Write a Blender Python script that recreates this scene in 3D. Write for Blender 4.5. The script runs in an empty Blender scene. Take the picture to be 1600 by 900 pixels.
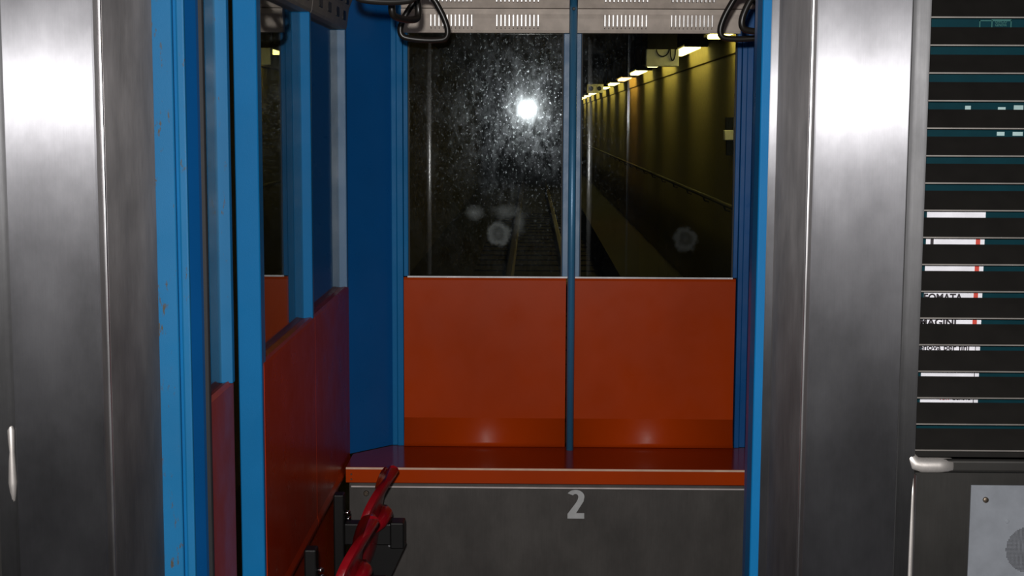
import bpy, bmesh, math, random
from mathutils import Vector, Matrix
random.seed(7)
S = bpy.context.scene
C = S.collection
PI = math.pi

# ------------------------------------------------------------------ camera
cd = bpy.data.cameras.new('camera'); cam = bpy.data.objects.new('camera', cd); C.objects.link(cam)
cd.sensor_width = 36.0; cd.lens = 2250.0/1600*36; cd.clip_start = 0.05; cd.clip_end = 200
cam.matrix_world = (Matrix.Translation((0, 0, 1.68)) @ Matrix.Rotation(0.0131848, 4, 'Z')
                    @ Matrix.Rotation(PI/2-0.1151035, 4, 'X') @ Matrix.Rotation(0.0043633, 4, 'Z'))
S.camera = cam
# ------------------------------------------------------------------ world, exposure
w = bpy.data.worlds.new('world'); S.world = w; w.use_nodes = True
w.node_tree.nodes['Background'].inputs[0].default_value = (0.75, 0.85, 1.0, 1)
w.node_tree.nodes['Background'].inputs[1].default_value = 0.004
S.view_settings.view_transform = 'Standard'; S.view_settings.look = 'None'
S.view_settings.exposure = 0.0; S.view_settings.gamma = 1.0; S.view_settings.use_curve_mapping = False
# the camera's flash, 8 cm above the lens
fl = bpy.data.lights.new('flash', 'POINT'); fl.energy = 245; fl.shadow_soft_size = 0.017; fl.color = (1.0, 0.97, 0.95)
flo = bpy.data.objects.new('flash', fl); C.objects.link(flo); flo.location = (-0.024, 0.0, 1.757)
# dim fill light added above the landing, stands for no known lamp
pl = bpy.data.lights.new('fill_light', 'AREA'); pl.shape = 'RECTANGLE'; pl.size = 2.4; pl.size_y = 0.25; pl.energy = 2.0; pl.color = (0.9, 0.95, 1.0)
plo = bpy.data.objects.new('fill_light', pl); C.objects.link(plo); plo.location = (0, 0.7, 2.85)

# ------------------------------------------------------------------ materials
def mat(name):
    m = bpy.data.materials.new(name); m.use_nodes = True
    nt = m.node_tree; return m, nt, nt.nodes['Principled BSDF']
def N(nt, t, **kw):
    n = nt.nodes.new(t)
    for k, v in kw.items(): setattr(n, k, v)
    return n
def noise(nt, scale, stretch=(1, 1, 1), detail=4, rough=0.55):
    tc = N(nt, 'ShaderNodeNewGeometry'); mp = N(nt, 'ShaderNodeMapping'); mp.inputs['Scale'].default_value = stretch
    n = N(nt, 'ShaderNodeTexNoise'); n.inputs['Scale'].default_value = scale; n.inputs['Detail'].default_value = detail
    n.inputs['Roughness'].default_value = rough
    nt.links.new(tc.outputs['Position'], mp.inputs[0]); nt.links.new(mp.outputs[0], n.inputs['Vector']); return n.outputs[0]
def ramp(nt, src, p0, c0, p1, c1):
    r = N(nt, 'ShaderNodeValToRGB'); e = r.color_ramp.elements
    e[0].position = p0; e[1].position = p1
    e[0].color = c0 if len(c0) == 4 else (*c0, 1); e[1].color = c1 if len(c1) == 4 else (*c1, 1)
    nt.links.new(src, r.inputs[0]); return r.outputs[0]
def mrange(nt, src, a, b, c, d):
    r = N(nt, 'ShaderNodeMapRange'); r.inputs[1].default_value = a; r.inputs[2].default_value = b
    r.inputs[3].default_value = c; r.inputs[4].default_value = d; nt.links.new(src, r.inputs[0]); return r.outputs[0]
def math_(nt, op, a, b=None, clamp=False):
    n = N(nt, 'ShaderNodeMath', operation=op); n.use_clamp = clamp
    for i, v in enumerate((a, b)):
        if v is None: continue
        if isinstance(v, (int, float)): n.inputs[i].default_value = v
        else: nt.links.new(v, n.inputs[i])
    return n.outputs[0]
def mixc(nt, fac, a, b):
    n = N(nt, 'ShaderNodeMix', data_type='RGBA')
    for s, v in ((n.inputs[0], fac), (n.inputs[6], a), (n.inputs[7], b)):
        if isinstance(v, tuple): s.default_value = (*v, 1) if len(v) == 3 else v
        elif isinstance(v, (int, float)): s.default_value = v
        else: nt.links.new(v, s)
    return n.outputs[2]
def bump(nt, p, src, strength, dist=0.002):
    b = N(nt, 'ShaderNodeBump'); b.inputs['Strength'].default_value = strength; b.inputs['Distance'].default_value = dist
    nt.links.new(src, b.inputs['Height']); nt.links.new(b.outputs[0], p.inputs['Normal'])

def steel(name, base, r0, r1, aniso=0.9, warm=0.0, grain=0.06, metallic=1.0, sharp=0):
    m, nt, p = mat(name)
    big = noise(nt, 9, (1, 1, 0.55), 8, 0.62)
    gr = noise(nt, 40, (16, 16, 0.35), 3, 0.6)
    c1 = ramp(nt, big, 0.34, tuple(v*0.78 for v in base), 0.68, tuple(min(1, v*1.18) for v in base))
    c2 = ramp(nt, gr, 0.3, (1-grain*2,)*3, 0.7, (1, 1, 1))
    mm = N(nt, 'ShaderNodeMix', data_type='RGBA', blend_type='MULTIPLY'); mm.inputs[0].default_value = 1
    nt.links.new(c1, mm.inputs[6]); nt.links.new(c2, mm.inputs[7]); nt.links.new(mm.outputs[2], p.inputs['Base Color'])
    p.inputs['Metallic'].default_value = metallic
    big2 = noise(nt, 9, (1, 1, 0.8), 5, 0.6)
    nt.links.new(mrange(nt, big2, 0.3, 0.7, r0, r1), p.inputs['Roughness'])
    p.inputs['Anisotropic'].default_value = aniso
    if sharp:
        q = N(nt, 'ShaderNodeBsdfAnisotropic'); q.inputs['Roughness'].default_value = sharp; q.inputs['Anisotropy'].default_value = -0.76
        nt.links.new(mm.outputs[2], q.inputs['Color']); mx = N(nt, 'ShaderNodeMixShader'); mx.inputs[0].default_value = 0.52
        nt.links.new(p.outputs[0], mx.inputs[1]); nt.links.new(q.outputs[0], mx.inputs[2])
        nt.links.new(mx.outputs[0], nt.nodes['Material Output'].inputs[0])
    g = N(nt, 'ShaderNodeNewGeometry'); cr = N(nt, 'ShaderNodeVectorMath', operation='CROSS_PRODUCT')
    cr.inputs[1].default_value = (0, 0, 1); nt.links.new(g.outputs['Normal'], cr.inputs[0])
    nt.links.new(cr.outputs[0], p.inputs['Tangent'])
    if sharp: nt.links.new(cr.outputs[0], q.inputs['Tangent'])
    bump(nt, p, noise(nt, 7, (1, 1, 0.5), 3), 0.12, 0.004)
    return m
def paint(name, c, rough=0.3, chips=None, spec=0.5, coat=0.0, speck=0.0, thr=0.64):
    m, nt, p = mat(name)
    v = noise(nt, 3, (1, 1, 0.7), 4)
    col = ramp(nt, v, 0.3, tuple(x*0.88 for x in c), 0.7, tuple(x*1.08 for x in c))
    if chips:
        a = noise(nt, 60, (1.6, 1.6, 0.5), 5, 0.7); b = noise(nt, 5, (3, 3, 1), 2)
        k = ramp(nt, math_(nt, 'ADD', math_(nt, 'MULTIPLY', a, 0.75), math_(nt, 'MULTIPLY', b, 0.3)), thr-0.03, (0, 0, 0), thr+0.02, (1, 1, 1))
        col = mixc(nt, k, col, chips)
    nt.links.new(col, p.inputs['Base Color'])
    p.inputs['Roughness'].default_value = rough
    nt.links.new(mrange(nt, noise(nt, 12, (1, 1, 1), 5), 0.3, 0.7, rough*0.85, rough*1.2), p.inputs['Roughness'])
    p.inputs['Specular IOR Level'].default_value = spec
    p.inputs['Coat Weight'].default_value = coat; p.inputs['Coat Roughness'].default_value = 0.12
    if speck: bump(nt, p, noise(nt, 500, (1, 1, 1), 2), speck, 0.0006)
    return m
def plain(name, c, rough=0.5, metallic=0.0, spec=0.5):
    m, nt, p = mat(name)
    nt.links.new(ramp(nt, noise(nt, 25, (1, 1, 1), 4), 0.3, tuple(x*0.85 for x in c), 0.7, tuple(min(1, x*1.1) for x in c)), p.inputs['Base Color'])
    p.inputs['Roughness'].default_value = rough; p.inputs['Metallic'].default_value = metallic
    p.inputs['Specular IOR Level'].default_value = spec
    return m
def emit(name, c, s):
    m, nt, p = mat(name)
    p.inputs['Base Color'].default_value = (*c, 1); p.inputs['Emission Color'].default_value = (*c, 1); p.inputs['Emission Strength'].default_value = s
    return m
def glass(name, dust=0.03, haze=0.10, speckle=1.0, tint=(0.86, 0.9, 0.86), blobs=()):
    m = bpy.data.materials.new(name); m.use_nodes = True; nt = m.node_tree; nt.nodes.clear()
    out = N(nt, 'ShaderNodeOutputMaterial'); g = N(nt, 'ShaderNodeNewGeometry')
    d = N(nt, 'ShaderNodeVectorMath', operation='DOT_PRODUCT'); nt.links.new(g.outputs['Normal'], d.inputs[0]); nt.links.new(g.outputs['Incoming'], d.inputs[1])
    c = math_(nt, 'ABSOLUTE', d.outputs['Value'])
    fr = math_(nt, 'ADD', math_(nt, 'MULTIPLY', math_(nt, 'POWER', math_(nt, 'SUBTRACT', 1.0, c), 5.0), 0.94), 0.045, True)
    tr = N(nt, 'ShaderNodeBsdfTransparent'); tr.inputs[0].default_value = (*tint, 1)
    gl = N(nt, 'ShaderNodeBsdfGlossy'); gl.inputs['Roughness'].default_value = 0.0
    mx = N(nt, 'ShaderNodeMixShader'); nt.links.new(fr, mx.inputs[0]); nt.links.new(tr.outputs[0], mx.inputs[1]); nt.links.new(gl.outputs[0], mx.inputs[2])
    # greasy film: a rough lobe that lights up around the flash's reflection
    film = N(nt, 'ShaderNodeBsdfGlossy'); film.inputs['Roughness'].default_value = 0.17; film.inputs['Color'].default_value = (0.82, 0.9, 1.0, 1)
    streak = noise(nt, 55, (1.0, 1.0, 0.55), 6, 0.7); cloud = noise(nt, 7, (1, 1, 1), 4)
    fb = math_(nt, 'MULTIPLY', ramp(nt, streak, 0.42, (0.04,)*3, 0.78, (1, 1, 1)), ramp(nt, cloud, 0.35, (0.12,)*3, 0.7, (1, 1, 1)))
    nb = N(nt, 'ShaderNodeBump'); nb.inputs['Strength'].default_value = 0.12; nb.inputs['Distance'].default_value = 0.0006
    nt.links.new(noise(nt, 90, (1, 1, 0.5), 5, 0.7), nb.inputs['Height']); nt.links.new(nb.outputs[0], film.inputs['Normal'])
    mx2 = N(nt, 'ShaderNodeMixShader'); scr = ramp(nt, noise(nt, 120, (1, 1, 0.8), 3, 0.8), 0.60, (0, 0, 0), 0.70, (1, 1, 1))
    nt.links.new(math_(nt, 'MULTIPLY', math_(nt, 'ADD', math_(nt, 'MULTIPLY', fb, 0.55), math_(nt, 'MULTIPLY', scr, 2.2)), haze), mx2.inputs[0])
    f2 = N(nt, 'ShaderNodeBsdfGlossy'); f2.inputs['Roughness'].default_value = 0.072; f2.inputs['Color'].default_value = (0.85, 0.93, 1.0, 1)
    mxa = N(nt, 'ShaderNodeMixShader'); nt.links.new(math_(nt, 'MULTIPLY', streak, haze*0.2), mxa.inputs[0]); nt.links.new(mx.outputs[0], mxa.inputs[1]); nt.links.new(f2.outputs[0], mxa.inputs[2])
    nt.links.new(mxa.outputs[0], mx2.inputs[1]); nt.links.new(film.outputs[0], mx2.inputs[2])
    # dust and dried marks
    df = N(nt, 'ShaderNodeBsdfDiffuse'); df.inputs[0].default_value = (0.72, 0.78, 0.8, 1)
    sp = ramp(nt, noise(nt, 170, (1, 1, 0.75), 3, 0.8), 0.70, (0, 0, 0), 0.76, (1, 1, 1))
    spm = ramp(nt, noise(nt, 6, (1, 1, 1), 3), 0.5, (0, 0, 0), 0.7, (1, 1, 1))
    amt = math_(nt, 'ADD', math_(nt, 'MULTIPLY', ramp(nt, noise(nt, 16, (1, 1, 0.6), 6, 0.7), 0.4, (0.12,)*3, 0.75, (1, 1, 1)), dust),
                math_(nt, 'MULTIPLY', math_(nt, 'MULTIPLY', sp, spm), 0.35*speckle))
    for (bx_, bz_, rx_, rz_, a_, ring_) in blobs:
        sub = N(nt, 'ShaderNodeVectorMath', operation='SUBTRACT'); nt.links.new(g.outputs['Position'], sub.inputs[0]); sub.inputs[1].default_value = (bx_, 0, bz_)
        mu = N(nt, 'ShaderNodeVectorMath', operation='MULTIPLY'); nt.links.new(sub.outputs[0], mu.inputs[0]); mu.inputs[1].default_value = (1/rx_, 0, 1/rz_)
        ln = N(nt, 'ShaderNodeVectorMath', operation='LENGTH'); nt.links.new(mu.outputs[0], ln.inputs[0])
        dn = math_(nt, 'ADD', ln.outputs['Value'], math_(nt, 'MULTIPLY', math_(nt, 'SUBTRACT', noise(nt, 60, (1, 1, 1), 4), 0.5), 0.9))
        if ring_: k = math_(nt, 'SUBTRACT', 1.0, math_(nt, 'MULTIPLY', math_(nt, 'ABSOLUTE', math_(nt, 'SUBTRACT', dn, 0.75)), 2.6), True); k = math_(nt, 'ADD', k, math_(nt, 'MULTIPLY', math_(nt, 'SUBTRACT', 1.0, dn, True), 0.7), True)
        else: k = math_(nt, 'SUBTRACT', 1.0, dn, True)
        amt = math_(nt, 'ADD', amt, math_(nt, 'MULTIPLY', k, a_))
    mx3 = N(nt, 'ShaderNodeMixShader'); nt.links.new(amt, mx3.inputs[0]); nt.links.new(mx2.outputs[0], mx3.inputs[1]); nt.links.new(df.outputs[0], mx3.inputs[2])
    nt.links.new(mx3.outputs[0], out.inputs[0]); return m

STEEL = steel('brushed_steel', (0.30, 0.30, 0.318), 0.56, 0.68, sharp=0.42, grain=0.03)
STEELR = steel('shaded_steel_reveal', (0.20, 0.19, 0.19), 0.5, 0.58, 0.85, grain=0.12, metallic=0.92)  # same steel as the faces, shade of the side faces put into the colour
STEELD = steel('dark_brushed_steel', (0.05, 0.048, 0.045), 0.5, 0.6, 0.5, metallic=0.7)
STEELP = steel('steel_riser', (0.11, 0.102, 0.095), 0.5, 0.6, 0.3, metallic=0.55)
TUBE = steel('steel_tube', (0.17, 0.17, 0.175), 0.54, 0.62, 0.9)
EDGE = steel('polished_steel_edge', (0.6, 0.59, 0.6), 0.3, 0.36, 0.6)
WELD = steel('ground_weld', (0.85, 0.8, 0.76), 0.4, 0.5, 0.2, metallic=0.75)
CHROME = plain('chrome', (0.7, 0.7, 0.72), 0.12, 1.0)
POSTM = plain('satin_steel_post', (0.55, 0.55, 0.57), 0.30, 0.9)
BLUEM = paint('blue_mullion', (0.04, 0.20, 0.38), 0.34, None, 1.0, 0.0, 0.3)
BLUEM.node_tree.nodes['Principled BSDF'].inputs['Metallic'].default_value = 0.15
BLUE = paint('blue_paint', (0.009, 0.165, 0.38), 0.45, (0.09, 0.08, 0.06), 0.3, 0.0, 0.25, 0.645)
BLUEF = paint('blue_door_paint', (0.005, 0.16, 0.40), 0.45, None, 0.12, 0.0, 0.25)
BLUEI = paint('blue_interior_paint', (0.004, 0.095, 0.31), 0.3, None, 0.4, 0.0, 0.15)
BLUES = paint('blue_window_frame', (0.04, 0.15, 0.30), 0.42, None, 0.7, 0.0, 0.5)
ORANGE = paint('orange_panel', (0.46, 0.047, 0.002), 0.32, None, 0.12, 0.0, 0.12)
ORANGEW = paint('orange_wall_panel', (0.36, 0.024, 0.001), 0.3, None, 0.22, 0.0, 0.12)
SHELFM = paint('orange_shelf', (0.30, 0.025, 0.003), 0.16, None, 0.5, 0.0)
WHITE = plain('cream_board', (0.68, 0.59, 0.51), 0.45)
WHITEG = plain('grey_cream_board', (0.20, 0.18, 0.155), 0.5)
SLOT = plain('slot_bright', (0.62, 0.61, 0.60), 0.40, 0.8, 1.0)
BLACK = plain('black_rubber', (0.012, 0.012, 0.013), 0.6)
BLACKM = plain('black_metal', (0.006, 0.006, 0.006), 0.45, 0.0, 0.3)
HANDLE = plain('black_plastic', (0.014, 0.012, 0.010), 0.34, 0.0, 0.5)
RED = plain('red_plastic', (0.28, 0.004, 0.010), 0.22, 0.0, 0.6)
SLAT = plain('louvre_slat', (0.012, 0.011, 0.010), 0.5, 0.0, 0.2)
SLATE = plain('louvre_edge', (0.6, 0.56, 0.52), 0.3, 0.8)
TEAL = plain('teal_poster', (0.0, 0.026, 0.036), 0.6, 0.0, 0.1)
TEALP = plain('pale_teal_print', (0.015, 0.11, 0.10), 0.6)
PALE = plain('painted_glint', (0.35, 0.5, 0.5), 0.6)
CARD = plain('white_print', (0.80, 0.80, 0.86), 0.6)
CARDB = plain('black_print', (0.015, 0.01, 0.015), 0.6)
CARDR = plain('red_print', (0.55, 0.05, 0.03), 0.6)
PLATE = plain('grey_plate', (0.20, 0.215, 0.24), 0.45)
NUM = plain('numeral_grey', (0.55, 0.56, 0.56), 0.5)
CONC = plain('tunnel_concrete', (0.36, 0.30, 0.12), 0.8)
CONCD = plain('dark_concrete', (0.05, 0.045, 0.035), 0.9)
BALLAST = plain('dark_trackbed', (0.010, 0.009, 0.008), 0.95)
RAILM = plain('rail_steel', (0.16, 0.13, 0.10), 0.45, 0.9)
BOXM = plain('pale_cabinet', (0.95, 0.94, 0.85), 0.6)
FLOORM = plain('grey_vinyl_floor', (0.06, 0.06, 0.065), 0.5)
LAMP = emit('lamp_diffuser', (1.0, 0.80, 0.24), 8.0)
LAMPO = emit('orange_lamp_diffuser', (1.0, 0.55, 0.13), 11.0)
GLASSB = glass('window_glass_left', 0.010, 0.012, 1.0, blobs=[(-0.10, 1.338, 0.036, 0.036, 0.10, True), (-0.172, 1.402, 0.036, 0.028, 0.12, False), (-0.080, 1.405, 0.05, 0.028, 0.09, False), (-0.035, 1.375, 0.022, 0.045, 0.08, False)])
GLASSC = glass('window_glass_right', 0.002, 0.004, 0.7, blobs=[(0.472, 1.322, 0.036, 0.038, 0.028, True)])
GLASSL = glass('side_window_glass', 0.001, 0.002, 0.1)

# ------------------------------------------------------------------ mesh helpers
def meta(o, label=None, cat=None, group=None, kind=None):
    if label: o['label'] = label
    if cat: o['category'] = cat
    if group: o['group'] = group
    if kind: o['kind'] = kind
    return o
def empty(name, loc, **k):
    o = bpy.data.objects.new(name, None); o.location = loc; o.empty_display_size = 0.05; C.objects.link(o); return meta(o, **k)
WL = {}
class MB:
    def __init__(s): s.bm = bmesh.new()
    def box(s, x0, x1, y0, y1, z0, z1, bev=0.0, seg=1):
        vs = [s.bm.verts.new((x, y, z)) for x in (x0, x1) for y in (y0, y1) for z in (z0, z1)]
        fs = [(0, 1, 3, 2), (4, 6, 7, 5), (0, 4, 5, 1), (2, 3, 7, 6), (0, 2, 6, 4), (1, 5, 7, 3)]
        faces = [s.bm.faces.new([vs[i] for i in f]) for f in fs]
        if bev:
            es = list({e for f in faces for e in f.edges})
            bmesh.ops.bevel(s.bm, geom=es, offset=bev, segments=seg, affect='EDGES', profile=0.5)
        return s
    def prism(s, pts, a0, a1, axis='z'):
        """pts polygon in the two other axes, extruded a0..a1"""
        def P(p, a): return {'z': (p[0], p[1], a), 'y': (p[0], a, p[1]), 'x': (a, p[0], p[1])}[axis]
        A = [s.bm.verts.new(P(p, a0)) for p in pts]; B = [s.bm.verts.new(P(p, a1)) for p in pts]; n = len(pts)
        s.bm.faces.new(A); s.bm.faces.new(B[::-1])
        for i in range(n): s.bm.faces.new((A[i], B[i], B[(i+1) % n], A[(i+1) % n]))
        return s
    def tube(s, pts, r, n=10, closed=False, caps=True, flat=1.0):
        pts = [Vector(p) for p in pts]; m = len(pts); rings = []
        prev = None
        for i, p in enumerate(pts):
            if closed: t = pts[(i+1) % m]-pts[i-1]
            else: t = pts[min(i+1, m-1)]-pts[max(i-1, 0)]
            t.normalize()
            if prev is None:
                a = Vector((0, 1, 0)) if abs(t.y) < 0.9 else Vector((1, 0, 0))
            else: a = prev
            a = (a-t*a.dot(t)).normalized(); prev = a; b = t.cross(a)
            rr = r[i] if isinstance(r, (list, tuple)) else r
            rings.append([s.bm.verts.new(p+a*math.cos(2*PI*k/n)*rr*flat+b*math.sin(2*PI*k/n)*rr) for k in range(n)])
        for i in range(m if closed else m-1):
            A, B = rings[i], rings[(i+1) % m]
            for k in range(n): 
                f = s.bm.faces.new((A[k], A[(k+1) % n], B[(k+1) % n], B[k])); f.smooth = True
        if not closed and caps: s.bm.faces.new(rings[0][::-1]); s.bm.faces.new(rings[-1])
        return s
    def disc(s, c, r, h, axis='y', n=16):
        c = Vector(c); d = {'x': Vector((1, 0, 0)), 'y': Vector((0, 1, 0)), 'z': Vector((0, 0, 1))}[axis]
        return s.tube([c-d*h*0.5, c-d*h*0.35, c+d*h*0.5], [r*0.8, r, r], n)
    def build(s, name, m, parent=None, smooth=False, **k):
        bmesh.ops.recalc_face_normals(s.bm, faces=s.bm.faces)
        if parent is not None: o0 = WL.get(parent.name, Vector(parent.location))
        else:
            vs = [v.co for v in s.bm.verts]
            o0 = Vector(((min(v.x for v in vs)+max(v.x for v in vs))/2, (min(v.y for v in vs)+max(v.y for v in vs))/2, min(v.z for v in vs)))
        me = bpy.data.meshes.new(name)
        for v in s.bm.verts: v.co -= o0
        if smooth:
            for f in s.bm.faces: f.smooth = True
        s.bm.to_mesh(me); s.bm.free(); me.materials.append(m)
        o = bpy.data.objects.new(name, me); C.objects.link(o)
        if parent is not None: o.parent = parent
        else: o.location = o0
        WL[o.name] = o0.copy()
        return meta(o, **k)
def bx(name, m, parent, x0, x1, y0, y1, z0, z1, bev=0.0, seg=1, **k):
    return MB().box(x0, x1, y0, y1, z0, z1, bev, seg).build(name, m, parent, **k)
def text_mesh(name, s, size, m, parent, x, y, z, width=None, depth=0.0004, **k):
    cu = bpy.data.curves.new('t', 'FONT'); cu.body = s; cu.size = size; cu.extrude = depth; cu.offset = size*(0.03 if size > 0.015 else 0.012)
    o = bpy.data.objects.new('t', cu); C.objects.link(o); bpy.context.view_layer.update()
    me = bpy.data.meshes.new_from_object(o.evaluated_get(bpy.context.evaluated_depsgraph_get())); bpy.data.objects.remove(o); bpy.data.curves.remove(cu)
    xs = [v.co.x for v in me.vertices]; sx = width/(max(xs)-min(xs)) if width else 1.0; x0 = min(xs)
    L = WL.get(parent.name, Vector(parent.location))
    for v in me.vertices:
        c = v.co.copy(); v.co = Vector((x+(c.x-x0)*sx, y-c.z, z+c.y))-L
    me.materials.clear(); me.materials.append(m)
    t = bpy.data.objects.new(name, me); C.objects.link(t); t.parent = parent; return meta(t, **k)
def copy_tree(o, parent=None):
    c = o.copy(); C.objects.link(c); c.parent = parent
    for ch in [x for x in bpy.data.objects if x.parent == o]: copy_tree(ch, c)
    return c
ST = dict(kind='structure')

# ================================================================== SETTING: landing and cabin shell
bx('floor', FLOORM, None, -1.6, 1.95, -1.2, 2.58, -0.12, 0.0, **ST)
bx('cabin_floor', FLOORM, None, -0.70, 0.90, 2.62, 4.46, -0.10, 0.0, **ST)
bx('ceiling', WHITE, None, -0.66, 0.90, 2.62, 4.46, 2.13, 2.18, **ST)
bx('wall_front_left', CONCD, None, -1.6, -0.90, 2.26, 2.5, 0, 3.0, **ST)
bx('wall_front_right', CONCD, None, 1.12, 1.95, 2.26, 2.5, 0, 3.0, **ST)
bx('wall_front_top', CONCD, None, -0.90, 1.12, 2.30, 2.5, 2.36, 3.0, **ST)
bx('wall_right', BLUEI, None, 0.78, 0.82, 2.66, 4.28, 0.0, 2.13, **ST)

# ---- back wall of the cabin
wb = empty('wall_back', (0.12, 4.42, 0.0), **ST)
ZB, ZT = 1.944, 1.206
for x0, x1 in ((-0.391, 0.108), (0.134, 0.628)):
    p = MB()
    # pressed panel: flat face, rolled top edge, outward-curved foot above the shelf
    prof = [(4.40, 1.203), (4.44, 1.203), (4.44, 0.677), (4.384, 0.677), (4.3865, 0.69), (4.3895, 0.705), (4.3925, 0.722), (4.395, 0.742), (4.396, 0.765), (4.3965, 1.195)]
    p.prism(prof, x0, x1, 'x'); p.bm.normal_update()
    for f in p.bm.faces: f.smooth = abs(f.normal.x) < 0.5 and f.calc_center_median().z < 0.77 and f.calc_center_median().y < 4.42
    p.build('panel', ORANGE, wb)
MB().box(-0.379, 0.618, 4.392, 4.402, 1.203, 1.208).build('sill_strip', EDGE, wb)
# left and right multi-step uprights
for nm, xs in (('upright', [(-0.428, -0.412, 4.400), (-0.411, -0.392, 4.392), (-0.391, -0.377, 4.398)]),
               ('upright', [(0.6185, 0.632, 4.398), (0.633, 0.648, 4.392), (0.649, 0.668, 4.400), (0.669, 0.69, 4.396)])):
    m = MB()
    for i, (a, b, y) in enumerate(xs): m.box(a, b, y, 4.45, 0.676 if (b < -0.391 or a > 0.63) else 1.206, 2.13, 0.0015)
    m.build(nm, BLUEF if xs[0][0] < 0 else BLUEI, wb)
MB().box(0.0955, 0.1485, 4.398, 4.45, 1.206, 1.944, 0.0015).build('window_frame', BLUES, wb)
def quad_wall(name, a, b, z0, z1, m, parent, t=0.02):
    d = Vector((b[0]-a[0], b[1]-a[1])); n = Vector((-d.y, d.x)).normalized()*t
    if n.y < 0: n = -n
    return MB().prism([a, b, (b[0]+n.x, b[1]+n.y), (a[0]+n.x, a[1]+n.y)], z0, z1).build(name, m, parent)
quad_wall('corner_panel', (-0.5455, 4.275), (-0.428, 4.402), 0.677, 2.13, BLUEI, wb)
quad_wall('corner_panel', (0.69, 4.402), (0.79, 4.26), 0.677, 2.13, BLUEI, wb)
# central round-fronted post
m = MB(); m.prism([(0.112, 4.40)]+[(0.1225-0.0115*math.cos(PI*i/16), 4.353-0.0115*math.sin(PI*i/16)) for i in range(17)]+[(0.133, 4.40)], 0.676, 2.13)
m.bm.normal_update()
for f in m.bm.faces:
    if abs(f.normal.z) < 0.5: f.smooth = True
m.build('mullion', BLUEM, wb)
MB().disc((0.1225, 4.340, 2.013), 0.005, 0.004).build('screw', BLACKM, wb)
# vent boards
vb = MB(); vb.prism([(4.392, ZB), (4.372, ZB), (4.368, 1.952), (4.358, 1.985), (4.352, 1.998), (4.354, 2.013), (4.392, 2.013)], -0.392, 0.110, 'x').build('vent_board', WHITE, wb)
vb = MB(); vb.prism([(4.392, ZB), (4.372, ZB), (4.368, 1.952), (4.358, 1.985), (4.352, 1.998), (4.354, 2.013), (4.392, 2.013)], 0.135, 0.622, 'x').build('vent_board', WHITE, wb)
for a, b in ((-0.392, 0.110), (0.135, 0.66)):
    MB().prism([(4.392, 2.0155), (4.355, 2.0155), (4.345, 2.03), (4.30, 2.10), (4.29, 2.13), (4.392, 2.13)], a, b, 'x').build('vent_board', WHITE, wb)
def ybrd(z): return 4.368-(z-1.952)/0.033*0.010 if z < 1.985 else 4.358-(z-1.985)/0.013*0.006
for x0, x1 in ((-0.303, -0.181), (-0.106, 0.017), (0.216, 0.339), (0.414, 0.535)):
    sl, ho, sl2 = MB(), MB(), MB()
    for k in range(11):
        x = x0+(x1-x0)*k/10
        sl.box(x-0.0026, x+0.0026, 4.3530, 4.368, 1.9615, 1.9985, 0.0008)
        ho.disc((x, ybrd(1.957), 1.957), 0.0017, 0.003, 'y', 8)
        sl2.box(x-0.0026, x+0.0026, 4.3200, 4.345, 2.0310, 2.066, 0.0008)
    sl.build('vent_slots', SLOT, wb, kind='stuff'); ho.build('vent_holes', BLACKM, wb, kind='stuff'); sl2.build('vent_slots', SLOT, wb, kind='stuff')

w1 = empty('window_1', (-0.14, 4.41, 1.206), **ST); bx('pane', GLASSB, w1, -0.3785, 0.0965, 4.408, 4.4105, 1.2, 1.95)
bx('glazing_seal', BLACK, w1, -0.3765, -0.3725, 4.402, 4.412, 1.208, 1.944)
bx('glazing_seal', BLACK, w1, 0.0915, 0.0955, 4.402, 4.412, 1.208, 1.944)
w2 = empty('window_2', (0.38, 4.41, 1.206), **ST); bx('pane', GLASSC, w2, 0.1475, 0.6195, 4.408, 4.4105, 1.2, 1.95)
bx('glazing_seal', BLACK, w2, 0.1485, 0.1525, 4.402, 4.412, 1.208, 1.944)
bx('glazing_seal', BLACK, w2, 0.6145, 0.6185, 4.402, 4.412, 1.208, 1.944)

# ---- left wall of the cabin (panels, sills, uprights, white top board)
wl = empty('wall_left', (-0.57, 3.58, 0.0), **ST)
XW = -0.545
def lpanel(y0, y1):
    prof = [(XW-0.034, 1.186), (XW-0.006, 1.1905), (XW-0.001, 1.186), (XW, 1.178), (XW, 0.672), (XW+0.004, 0.655), (XW+0.002, 0.643), (XW-0.006, 0.638), (XW-0.03, 0.640), (XW-0.034, 0.66)]
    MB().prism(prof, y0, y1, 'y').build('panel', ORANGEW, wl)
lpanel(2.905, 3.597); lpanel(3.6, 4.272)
MB().box(-0.60, -0.585, 2.9, 4.3, 0.0, 0.66).build('lower_panel', ORANGEW, wl)
for ya, mm_ in ((3.572, BLUEF), (4.252, BLUES)):      # flanges that stand out from the glass
    MB().box(XW-0.030, XW-0.001, ya, ya+0.024, 1.186, 1.945, 0.0025, 2).build('upright', mm_, wl)
MB().box(-0.594, -0.5465, 2.885, 2.93, 0.0, 2.13, 0.002).build('door_post', BLUEF, wl)
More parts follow.
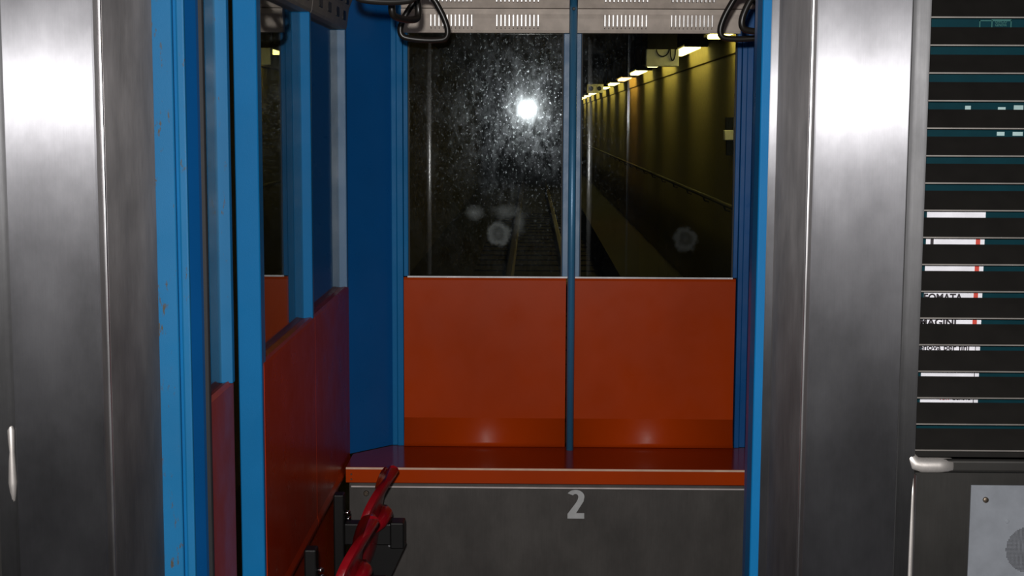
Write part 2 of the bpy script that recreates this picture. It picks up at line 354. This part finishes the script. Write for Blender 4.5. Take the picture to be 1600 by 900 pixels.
# white top board with square recesses
cb = MB(); cb.prism([(XW-0.034, 1.945), (XW-0.002, 1.945), (XW+0.001, 1.952), (XW+0.008, 2.005), (XW+0.03, 2.06), (XW+0.05, 2.13), (XW-0.034, 2.13)], 2.93, 3.595, 'y').build('top_board', WHITEG, wl)
cb = MB(); cb.prism([(XW-0.034, 1.945), (XW-0.002, 1.945), (XW+0.001, 1.952), (XW+0.008, 2.005), (XW+0.03, 2.06), (XW+0.05, 2.13), (XW-0.034, 2.13)], 3.60, 4.272, 'y').build('top_board', WHITEG, wl)
for y in (3.02, 3.25, 3.47, 3.70, 3.86, 4.02, 4.16):
    v = MB()
    for z0, z1, xo in ((1.968, 1.999, 0.0035), (2.012, 2.05, 0.013)):
        v.box(XW+xo-0.001, XW+xo+0.003, y, y+0.055, z0, z1, 0.001)
    v.build('vent_slots', BLACKM, wl, kind='stuff')
w3 = empty('window_3', (-0.57, 3.1, 1.19), **ST); bx('pane', GLASSL, w3, -0.5715, -0.569, 2.93, 3.573, 1.18, 1.95)
w4 = empty('window_4', (-0.57, 3.75, 1.19), **ST); bx('pane', GLASSL, w4, -0.5715, -0.569, 3.596, 4.253, 1.18, 1.95)

# ---- sliding door leaf behind the left jamb
d1 = empty('door_1', (-0.61, 2.75, 0.0), **ST)
MB().prism([(-0.63, 1.150), (-0.606, 1.160), (-0.600, 1.152), (-0.600, 0.02), (-0.63, 0.02)], 2.652, 2.862, 'y').build('panel', paint('door_leaf_orange', (0.40, 0.04, 0.008), 0.42, None, 0.25), d1)
MB().box(-0.625, -0.5965, 2.840, 2.862, 1.155, 2.12, 0.003, 2).build('frame', BLUE, d1)
MB().box(-0.612, -0.5975, 2.640, 2.651, 0.0, 2.12, 0.002).build('seal', BLACK, d1)
bx('pane', GLASSL, d1, -0.6215, -0.619, 2.66, 2.842, 1.14, 2.12)
bx('door_pocket', BLACK, None, -0.66, -0.64, 2.63, 2.93, 0, 2.13, **ST)

# ---- blue cabin door frame, left and right of the opening
df = empty('door_2', (-0.14, 2.62, 0.0), **ST)
MB().box(-0.685, -0.6445, 2.600, 2.66, 0, 2.3, 0.0015).build('frame_strip', BLUE, df)
MB().box(-0.6455, -0.637, 2.612, 2.66, 0, 2.3).build('frame_groove', BLUEF, df)
MB().box(-0.6365, -0.6215, 2.596, 2.66, 0, 2.3, 0.003, 2).build('frame_strip', BLUE, df)
MB().prism([(-0.6215, 2.604), (-0.608, 2.63), (-0.602, 2.66), (-0.6215, 2.66)], 0, 2.3).build('frame_return', BLUEI, df)
MB().box(0.4085, 0.46, 2.600, 2.66, 0, 2.3, 0.004, 3).build('frame_strip', BLUEF, df)
MB().box(0.4105, 0.46, 2.662, 2.70, 0, 2.3, 0.0008, 1).build('frame_strip', BLUEI, df)
MB().box(-0.685, 0.46, 2.600, 2.66, 2.13, 2.3).build('frame_head', BLUEF, df)

# ---- stainless landing portal
dr = empty('door_3', (-0.14, 2.3, 0.0), **ST)
MB().box(-0.823, -0.6825, 2.25, 2.262, 0, 2.36, 0.0018, 3).build('jamb_face', STEEL, dr)
MB().box(0.4395, 0.583, 2.25, 2.262, 0, 2.36, 0.0018, 3).build('jamb_face', STEEL, dr)
MB().box(-0.72, -0.6832, 2.2625, 2.290, 0, 2.36).build('jamb_return', STEELR, dr)
MB().box(0.4400, 0.47, 2.2625, 2.290, 0, 2.36).build('jamb_return', STEELR, dr)
MB().box(-0.71, -0.6800, 2.290, 2.297, 0, 2.36, 0.0012, 3).build('jamb_lip', EDGE, dr)  # brighter steel on both lips stands in for their line highlights
MB().box(0.4372, 0.47, 2.290, 2.297, 0, 2.36, 0.0012, 3).build('jamb_lip', EDGE, dr)
MB().box(-0.71, -0.6795, 2.297, 2.598, 0, 2.36).build('jamb_reveal', STEELR, dr)
MB().box(0.4368, 0.47, 2.297, 2.592, 0, 2.36).build('jamb_reveal', STEELR, dr)
MB().box(0.4240, 0.47, 2.592, 2.599, 0, 2.36, 0.002, 3).build('jamb_end_strip', STEEL, dr)
MB().box(-0.823, 0.583, 2.25, 2.6, 2.365, 2.5, 0.002).build('jamb_head', STEEL, dr)

# ================================================================== THINGS
# ---- shelf under the rear windows, with its steel riser
sh = empty('shelf', (0.1, 4.11, 0.62), label='dark orange glossy shelf across the cabin under the rear windows', cat='shelf')
m = MB(); top = [(-0.536, 4.112), (0.775, 4.112), (0.775, 4.27), (0.695, 4.395), (-0.428, 4.395), (-0.5365, 4.275)]
m.prism(top, 0.6705, 0.676).build('shelf_top', SHELFM, sh)
MB().prism([(4.100, 0.633), (4.108, 0.629), (4.13, 0.629), (4.13, 0.6695), (4.110, 0.676), (4.104, 0.676), (4.100, 0.672)], -0.536, 0.775, 'x').build('front_lip', ORANGE, sh)
MB().prism([(4.0995, 0.6725), (4.1035, 0.6765), (4.1055, 0.6765), (4.1005, 0.6705)], -0.536, 0.775, 'x').build('pale_edge', plain('pale_edge', (0.95, 0.66, 0.50), 0.3), sh)  # pale strip along the top edge of the lip
for z in (0.657, 0.642): MB().disc((-0.520, 4.099, z), 0.003, 0.003).build('rivet', plain('dull_rivet', (0.15, 0.05, 0.02), 0.4), sh)
ri = empty('riser_panel', (0.12, 4.12, 0.0), label='dark steel panel under the shelf with a pale numeral 2', cat='panel')
MB().box(-0.528, 0.775, 4.112, 4.125, 0.0, 0.6285, 0.001).build('sheet', STEELP, ri)
MB().box(-0.522, 0.775, 4.1045, 4.114, 0.6165, 0.6205, 0.001).build('edge_strip', plain('trim_highlight', (0.8, 0.74, 0.72), 0.4, 0.2), ri)  # highlight of the rounded edge put into the trim's pale colour
# numeral 2: condensed bold figure as an outline polygon
def two(x0, z0, wd, ht):
    out = []; cx, cz = 0.50, 0.735; R, r = 0.5, 0.5
    def arc(cx, cz, rx, rz, a0, a1, n): return [(cx+rx*math.cos(math.radians(a0+(a1-a0)*i/n)), cz+rz*math.sin(math.radians(a0+(a1-a0)*i/n))) for i in range(n+1)]
    o = arc(0.46, 0.76, 0.52, 0.24, 150, -18, 14)
    o += [(0.93, 0.60), (0.50, 0.19), (0.98, 0.19), (0.98, 0.0), (0.0, 0.0), (0.0, 0.16)]
    i_ = [(0.50, 0.56), (0.59, 0.66)] + arc(0.46, 0.76, 0.165, 0.10, -10, 150, 8)
    return [(x0+a*wd, z0+b*ht) for a, b in o+i_]
MB().prism(two(0.111, 0.5265, 0.050, 0.086), 4.1105, 4.1118, 'y').build('numeral', NUM, ri)
MB().disc((-0.478, 4.108, 0.598), 0.008, 0.008).disc((-0.478, 4.103, 0.598), 0.0045, 0.005).build('bolt', RAILM, ri)

# ---- strap rails and hand straps
for x, side in ((-0.272, 'left'), (0.515, 'right')):
    rl = MB().tube([(x, 2.68, 2.106), (x, 4.28, 2.106)], 0.011, 12).build('strap_rail', BLACKM, None, smooth=True,
        label=f'black tube overhead that carries the hand straps on the {side} of the cabin', cat='rail')
    for y in (2.9, 4.1): MB().box(x-0.01, x+0.01, y-0.01, y+0.01, 2.112, 2.131).build('bracket', BLACKM, rl)
def ring_pts():
    # rounded triangular grip, apex at the top (0,0), in local x-z
    ctrl = [(0, 0), (0.018, -0.004), (0.034, -0.026), (0.049, -0.053), (0.058, -0.080), (0.054, -0.098), (0.036, -0.104), (0, -0.106),
            (-0.036, -0.104), (-0.054, -0.098), (-0.058, -0.080), (-0.049, -0.053), (-0.034, -0.026), (-0.018, -0.004)]
    n = len(ctrl); out = []
    for i in range(n):
        p0, p1, p2, p3 = (ctrl[(i+j-1) % n] for j in range(4))
        for t in (0, 0.25, 0.5, 0.75):
            out.append(tuple(0.5*((2*p1[k])+(-p0[k]+p2[k])*t+(2*p0[k]-5*p1[k]+4*p2[k]-p3[k])*t*t+(-p0[k]+3*p1[k]-3*p2[k]+p3[k])*t**3) for k in (0, 1)))
    return out
def make_strap():
    t = empty('hand_strap', (0, 0, 0))
    MB().tube([(a, 0, b-0.006) for a, b in ring_pts()], 0.0076, 10, closed=True).build('grip', HANDLE, t, smooth=True)
    c = MB().tube([(-0.016, 0, -0.004), (0.016, 0, -0.004)], 0.0085, 12).build('clasp', BLACKM, t)
    MB().tube([(0, 0, 0.003), (0, 0, 0.009)], 0.004, 8).build('rivet', CHROME, t)
    MB().box(-0.012, 0.012, -0.0015, 0.0015, 0.0, 0.098).build('webbing', BLACK, t)
    MB().tube([(0, -0.0165*math.cos(a), 0.112+0.0165*math.sin(a)) for a in [i*2*PI/16 for i in range(16)]], 0.004, 8, closed=True, flat=2.2).build('rail_loop', BLACKM, t)
    return t
st0 = make_strap()
spots = [(-0.262, 3.58, 2.002, 8, 5, 'black grip in front of the left rear window, lowest of the left three'),
         (-0.270, 3.10, 2.018, 66, 0, 'black grip turned sideways, overlapping the far left grip'),
         (-0.280, 2.78, 2.030, 15, 0, 'black grip cut by the top of the picture'),
         (0.512, 3.56, 2.006, -20, -3, 'black grip on the right whose whole left side shows over the cream board'),
         (0.515, 3.20, 2.001, -30, 4, 'black grip on the right half hidden behind the door frame')]
for i, (x, y, z, rz, ry, lb) in enumerate(spots):
    o = st0 if i == 0 else copy_tree(st0)
    o.location = (x, y, z-0.012); o.rotation_euler = (0, math.radians(ry)*0.5, math.radians(rz)); meta(o, lb, 'hand strap', 'hand straps of the cabin')
    h = 2.106-(z-0.012)
    for ch in o.children:
        if ch.name.startswith('rail_loop'): ch.location.z = h-0.112
        if ch.name.startswith('webbing'): ch.scale.z = (h-0.014)/0.098

# ---- red folding seats along the left wall
def make_seat():
    t = empty('folding_seat', (0, 0, 0))
    # shell tipped up: hinge low at the wall side, front edge up and outward; local origin at the hinge, y along the wall
    nu, nv = 22, 14; bm = bmesh.new(); rows = []
    prof = []                                  # (x, z) S-curve of the shell's centre line
    for i in range(nu+1):
        u = i/nu
        x = 0.010+0.120*u+0.018*math.sin(u*2*PI*0.95); z = 0.0+0.30*u
        prof.append((x, z))
    for i, (x, z) in enumerate(prof):
        u = i/nu
        hw = 0.185*(1-0.08*(1-u)) if u < 0.72 else 0.185*math.sqrt(max(0.0, 1-((u-0.72)/0.2802)**2))*1.0
        hw = max(hw, 0.012); row = []
        for j in range(nv+1):
            v = -1+2*j/nv
            edge = abs(v)**3
            row.append(bm.verts.new((x-0.028*edge*(1-0.4*u), v*hw, z-0.0*edge)))
        rows.append(row)
    for i in range(nu):
        for j in range(nv): bm.faces.new((rows[i][j], rows[i][j+1], rows[i+1][j+1], rows[i+1][j]))
    m = MB(); m.bm.free(); m.bm = bm
    sh_ = m.build('seat_shell', RED, t, smooth=True)
    so = sh_.modifiers.new('solid', 'SOLIDIFY'); so.thickness = 0.017; so.offset = 0
    bv = sh_.modifiers.new('bev', 'BEVEL'); bv.width = 0.006; bv.segments = 2; bv.limit_method = 'ANGLE'; bv.angle_limit = 0.9
    # rounded rear lip of the shell
    MB().tube([(0.060, -0.09, 0.150), (0.088, -0.06, 0.172), (0.096, 0.0, 0.180), (0.088, 0.06, 0.172), (0.060, 0.09, 0.150)], [0.010, 0.017, 0.020, 0.017, 0.010], 12).build('seat_lip', RED, t, smooth=True)
    br = MB(); br.box(-0.040, -0.012, -0.02, 0.02, -0.465, 0.235, 0.004, 2).build('bracket_post', BLACKM, t)
    for z in (0.185, 0.165): MB().tube([(-0.012, -0.010 if z > 0.17 else 0.004, z), (0.004, -0.010 if z > 0.17 else 0.004, z)], 0.0055, 8).build('bolt', CHROME, t)
    MB().box(-0.012, 0.145, -0.022, 0.022, 0.100, 0.158, 0.004, 2).build('bracket_arm', BLACKM, t)
    MB().box(0.110, 0.147, -0.028, 0.028, 0.092, 0.163, 0.004, 2).build('arm_end', BLACKM, t)
    MB().prism([(0.06, -0.03), (0.095, -0.02), (0.15, 0.10), (0.12, 0.155), (0.09, 0.16), (0.05, 0.06)], -0.012, 0.012, 'y').build('hinge_plate', BLACKM, t)
    for a, b in ((0.128, 0.108), (0.108, 0.098)): MB().disc((a, -0.014, b), 0.0045, 0.006).build('pivot_pin', CHROME, t)
    return t
s0 = make_seat(); s0.location = (-0.478, 3.72, 0.465)
meta(s0, 'red plastic folding seat tipped up, farther one beside the steel panel', 'seat', 'folding seats on the left wall')
s1 = copy_tree(s0); s1.location = (-0.478, 3.23, 0.465)
meta(s1, 'red plastic folding seat tipped up, nearer one cut by the bottom of the picture', 'seat', 'folding seats on the left wall')

# ---- louvred grille, poster behind it, steel frame around
gf = empty('grille_frame', (0.85, 2.27, 0.0), label='stainless tube frame with a bright ground weld around the louvres on the right', cat='frame')
MB().box(0.5885, 0.6130, 2.250, 2.275, 0.0, 2.36, 0.006, 4).build('post', TUBE, gf)
MB().box(0.583, 0.590, 2.266, 2.28, 0, 2.36).build('gap_shade', BLACK, gf)  # black strip painted in for the shade of the open gap
MB().box(0.6005, 1.12, 2.2515, 2.274, 1.1275, 1.1495, 0.005, 4).build('rail', STEELD, gf)
m = MB(); m.tube([(0.6035, 2.2605, 1.165), (0.606, 2.259, 1.152), (0.6125, 2.2585, 1.1415), (0.625, 2.2585, 1.1385), (0.650, 2.259, 1.1385), (0.672, 2.261, 1.1385)], [0.005, 0.0095, 0.012, 0.0122, 0.0122, 0.0118], 14)
m.build('weld', WELD, gf, smooth=True)
m = MB(); m.tube([(0.6105, 2.2525, z) for z in (1.12, 1.09, 1.02, 0.9, 0.6)], [0.001, 0.003, 0.004, 0.0045, 0.004], 10)
m.build('weld', WELD, gf, smooth=True)
MB().box(0.6165, 0.6185, 2.258, 2.285, 0.0, 1.122, 0.0007).build('bright_edge', EDGE, gf)
MB().box(0.618, 1.12, 2.272, 2.285, 0.0, 1.127, 0.0015).build('lower_panel', STEELD, gf)
gr = empty('louvre_grille', (0.86, 2.28, 1.15), label='dark louvre of sloping slats with bright edges in front of the teal poster', cat='grille')
n = 0; z = 2.312
while z > 1.15:
    sl = MB()
    sl.prism([(2.2705, z+0.0015), (2.2985, z+0.0305), (2.3000, z+0.0295), (2.272, z)], 0.608, 1.115, 'x')
    s_ = sl.build('slat', SLAT, gr)
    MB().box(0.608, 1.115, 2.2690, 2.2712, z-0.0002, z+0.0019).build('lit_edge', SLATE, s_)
    n += 1; z = 1.846+0.0428*9-0.0428*(n-0) if False else z-0.0427
MB().box(0.608, 1.115, 2.285, 2.300, 1.13, 1.168).build('gap_backing', SLAT, gr)  # dark backing added so the lowest gap stays dark
po = empty('poster', (0.87, 2.315, 1.15), label='teal poster with a white printed card behind the louvre on the right', cat='poster')
bx('sheet', TEAL, po, 0.598, 1.115, 2.3155, 2.322, 1.15, 2.33)
bx('card', CARD, po, 0.634, 0.7275, 2.3142, 2.3155, 1.215, 1.562)
bx('red_stripe', CARDR, po, 0.7135, 0.7205, 2.3136, 2.3142, 1.33, 1.515)
bx('black_bar', CARDB, po, 0.641, 0.646, 2.3136, 2.3142, 1.485, 1.512)
bx('ruled_line', CARDB, po, 0.7195, 0.7205, 2.3136, 2.3142, 1.215, 1.325)
def trow(zl, s, dz, size, x, m, wd=None): text_mesh('lettering', s, size, m, po, x, 2.3139, zl+dz, wd)
LZ = [2.312-0.0427*k for k in range(30)]
ln = lambda px: min(LZ, key=lambda q: abs(q-px))
trow(1.415, 'FOMATA', -0.0200, 0.0175, 0.634, CARDB, 0.062)
trow(1.373, 'IMMAGINI', -0.0178, 0.0165, 0.610, CARDB, 0.077)
trow(1.330, 'Genova per fini', -0.0145, 0.0135, 0.618, CARDB, 0.092)
trow(1.245, 'AMT', -0.0115, 0.0105, 0.666, CARDR, 0.016)
trow(1.245, 'Genova', -0.0115, 0.0105, 0.685, CARDB, 0.030)
m = MB()
for (x0, x1, z0, z1) in ((0.705, 0.7065, 1.826, 1.842), (0.724, 0.7255, 1.826, 1.842), (0.754, 0.7555, 1.826, 1.842), (0.705, 0.7555, 1.8405, 1.842), (0.724, 0.755, 1.829, 1.830), (0.724, 0.755, 1.842, 1.8435)):
    m.box(x0, x1, 2.3142, 2.3155, z0, z1)
m.build('ruled_box', TEALP, po)
text_mesh('lettering', 'UFFICIO', 0.0060, TEALP, po, 0.730, 2.3145, 1.8375, 0.018)
text_mesh('lettering', 'GENOVA', 0.0060, TEALP, po, 0.730, 2.3145, 1.8325, 0.018)
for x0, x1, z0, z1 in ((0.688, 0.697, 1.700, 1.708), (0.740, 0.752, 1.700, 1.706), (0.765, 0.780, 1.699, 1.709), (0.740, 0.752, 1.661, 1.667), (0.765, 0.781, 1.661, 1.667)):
    bx('glint_mark', PALE, po, x0, x1, 2.3145, 2.3155, z0, z1)  # glints on the poster, painted as flat pale rectangles
ip = empty('info_plate', (0.86, 2.27, 0.7), label='light grey metal plate screwed to the dark panel at lower right', cat='plate')
MB().box(0.7085, 1.06, 2.2685, 2.2718, 0.70, 1.1035, 0.0006).build('plate', PLATE, ip)
MB().disc((0.732, 2.2675, 1.080), 0.0046, 0.005).build('rivet', RAILM, ip, smooth=True)
MB().disc((0.768, 2.2682, 1.045), 0.0035, 0.0012).build('dent', PLATE, ip)
m = MB(); cx, cz, R = 0.806, 0.998, 0.038; g = 0.0021
for i in range(-20, 21):
    for j in range(-20, 21):
        x, zz = i*g, j*g
        if x*x+zz*zz < R*R: m.box(cx+x-g*0.33, cx+x+g*0.33, 2.2679, 2.2686, cz+zz-g*0.33, cz+zz+g*0.33)
m.build('halftone_print', plain('dot_print', (0.03, 0.03, 0.035), 0.6), ip, kind='stuff')

# ---- steel frame at the far left of the picture
lf = empty('grille_frame', (-0.86, 2.27, 0.0), label='stainless tube post at the far left edge of the picture', cat='frame')
MB().box(-0.855, -0.8275, 2.250, 2.275, 0.0, 2.36, 0.006, 4).build('post', TUBE, lf)
MB().box(-0.829, -0.823, 2.266, 2.28, 0, 2.36).build('gap_shade', BLACK, lf)  # shade in the gap beside the post, as a black strip
m = MB(); m.tube([(-0.832, 2.2545, z) for z in (1.20, 1.185, 1.15, 1.10, 1.06)], [0.002, 0.006, 0.005, 0.007, 0.003], 10)
m.build('weld', WELD, lf, smooth=True)
bx('side_sheet', STEELD, lf, -0.90, -0.855, 2.275, 2.29, 0, 2.36)

# ---- two unseen posts added behind the photographer, for bright lines mirrored in the rear windows
for x, sd in ((-0.665, 'left'), (0.376, 'right')):
    o = MB().tube([(x, -0.5, 0.0), (x, -0.5, 2.20)], 0.019, 20).build('chrome_post', POSTM, None, smooth=True,
        label=f'unseen chrome post behind the camera, mirrored as a thin bright line in the {sd} rear window', cat='post')
    MB().tube([(x, -0.5, 0.0), (x, -0.5, 0.012)], 0.045, 20).build('base_flange', CHROME, o)

# ================================================================== TUNNEL
tf = bx('tunnel_floor', BALLAST, None, -1.6, 0.94, 4.7, 60, -0.42, -0.32, **ST)
bx('tunnel_walkway', plain('walkway_concrete', (0.028, 0.025, 0.02), 0.9), None, 0.94, 1.60, 4.7, 60, -0.32, 0.07, **ST)
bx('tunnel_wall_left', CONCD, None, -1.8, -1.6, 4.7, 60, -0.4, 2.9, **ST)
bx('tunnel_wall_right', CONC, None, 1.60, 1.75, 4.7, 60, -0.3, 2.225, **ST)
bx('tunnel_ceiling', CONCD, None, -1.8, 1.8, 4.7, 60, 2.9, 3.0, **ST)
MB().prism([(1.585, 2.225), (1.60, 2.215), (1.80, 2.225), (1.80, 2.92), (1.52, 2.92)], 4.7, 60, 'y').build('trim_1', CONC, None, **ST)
bx('tunnel_end_wall', BALLAST, None, -1.8, 1.8, 60, 60.2, -0.4, 3.0, **ST)
for x, sd in ((-0.28, 'left'), (0.45, 'right')):
    MB().prism([(x-0.06, -0.30), (x+0.06, -0.30), (x+0.06, -0.285), (x+0.01, -0.275), (x+0.01, -0.24), (x+0.03, -0.235), (x+0.03, -0.21), (x-0.03, -0.21), (x-0.03, -0.235), (x-0.01, -0.24), (x-0.01, -0.275), (x-0.06, -0.285)], 4.7, 58, 'y').build(
        'track_rail', RAILM, None, label=f'{sd} rail of the track running away down the dark tunnel', cat='rail')
sl0 = None
for k in range(36):
    if sl0 is None:
        sl0 = MB().box(-0.75, 0.90, 5.0, 5.22, -0.32, -0.30, 0.006).build('sleeper', BALLAST, tf)
        o = sl0
    else:
        o = sl0.copy(); C.objects.link(o)
    o.location = (0, k*0.75, 0)
hr = MB().tube([(1.545, 4.8, 1.03), (1.545, 58, 1.03)], 0.018, 10).build('handrail', plain('handrail_metal', (0.10, 0.09, 0.065), 0.6, 0.0), None, smooth=True, label='long tube handrail on the right tunnel wall', cat='handrail')
for k in range(18): MB().tube([(1.545, 6+k*1.4, 1.02), (1.56, 6+k*1.4, 0.98), (1.60, 6+k*1.4, 0.97)], 0.008, 6).build('bracket', CONCD, hr)
cn = MB().tube([(1.30, 4.8, 2.62), (1.30, 58, 2.62)], 0.012, 8).build('conduit', CONCD, None, smooth=True, label='thin cable pipe running above the tunnel lamps', cat='pipe')
def make_lamp():
    t = empty('tunnel_lamp', (0, 0, 0))
    MB().box(-0.08, 0.10, -0.80, 0.80, 0.0, 0.05, 0.012, 2).build('housing', CONCD, t)
    MB().box(-0.05, 0.07, -0.76, 0.76, -0.034, 0.001, 0.008, 2).build('diffuser', LAMP, t)
    for y in (-0.80, 0.77): MB().box(-0.08, 0.13, y, y+0.03, -0.020, 0.05, 0.003).build('end_cap', CONCD, t)
    for y in (-0.6, 0.6): MB().tube([(0, y, 0.05), (0, y, 0.53)], 0.01, 6).build('hanger', CONCD, t)
    return t
l0 = make_lamp()
ords = ['first, out of sight above the window board', 'nearest to the cabin, just under the cream board', 'second visible, beside the hanging box', 'third visible', 'fourth visible', 'fifth visible, more orange', 'sixth visible', 'seventh visible', 'eighth visible', 'ninth visible', 'tenth visible', 'eleventh visible', 'last and smallest']
for k in range(13):
    o = l0 if k == 0 else copy_tree(l0)
    o.location = (1.44, 7.85+3.0*k, 2.37); meta(o, f'yellow tunnel lamp, {ords[k]}', 'lamp', 'lamps along the tunnel')
    if k == 5:
        for ch in o.children:
            if ch.name.startswith('diffuser'): ch.data = ch.data.copy(); ch.data.materials[0] = LAMPO
def cabinet(x, y, z, w_, h_, lb, n_loops):
    t = empty('junction_box', (x, y, z), label=lb, cat='box')
    MB().box(x-w_/2, x+w_/2, y, y+0.10, z-h_/2, z+h_/2, 0.004).build('case', BOXM, t)
    MB().box(x-w_/2+0.01, x+w_/2-0.01, y+0.02, y+0.08, z+h_/2, 2.9).build('hanger', BALLAST, t)
    for q in range(n_loops):
        cx_ = x+(-0.0 if q == 0 else 0.09)*w_/0.29; rr = (0.048, 0.02)[q]
        pts = [(cx_+rr*math.sin(a)*(1 if q == 0 else 1), y-0.012, z+h_/2-0.01-rr*1.2*(1-math.cos(a))) for a in [(-0.5+i/14)*PI*1.5+PI*0 for i in range(15)]]
        pts = [(cx_+rr*math.cos(PI+PI*i/14), y-0.012, z+h_/2-0.0-(0.055 if q == 0 else 0.085)*math.sin(PI*i/14)) for i in range(15)]
        MB().tube(pts, 0.005, 6).build('cable', BLACKM, t)
    return t
cabinet(1.00, 11.2, 2.171, 0.25, 0.129, 'pale hanging box with a cable loop lit beside the nearest visible tunnel lamp', 2)
b2 = cabinet(1.14, 26.3, 2.28, 0.30, 0.155, 'small pale hanging box farther down the tunnel, dark round openings', 0)
for dx in (-0.07, 0.08): MB().disc((1.14+dx, 26.295, 2.28), 0.04, 0.02).build('opening', BLACKM, b2)
cp = empty('call_point', (1.58, 11.6, 1.53), label='small pale device on the tunnel wall at the right edge of the window', cat='device')
MB().box(1.53, 1.60, 11.5, 11.6, 1.54, 1.62, 0.005).build('case', BOXM, cp)
MB().box(1.55, 1.60, 11.52, 11.58, 1.42, 1.54).box(1.54, 1.60, 11.52, 11.58, 1.62, 1.72).build('cable_entry', BLACKM, cp)
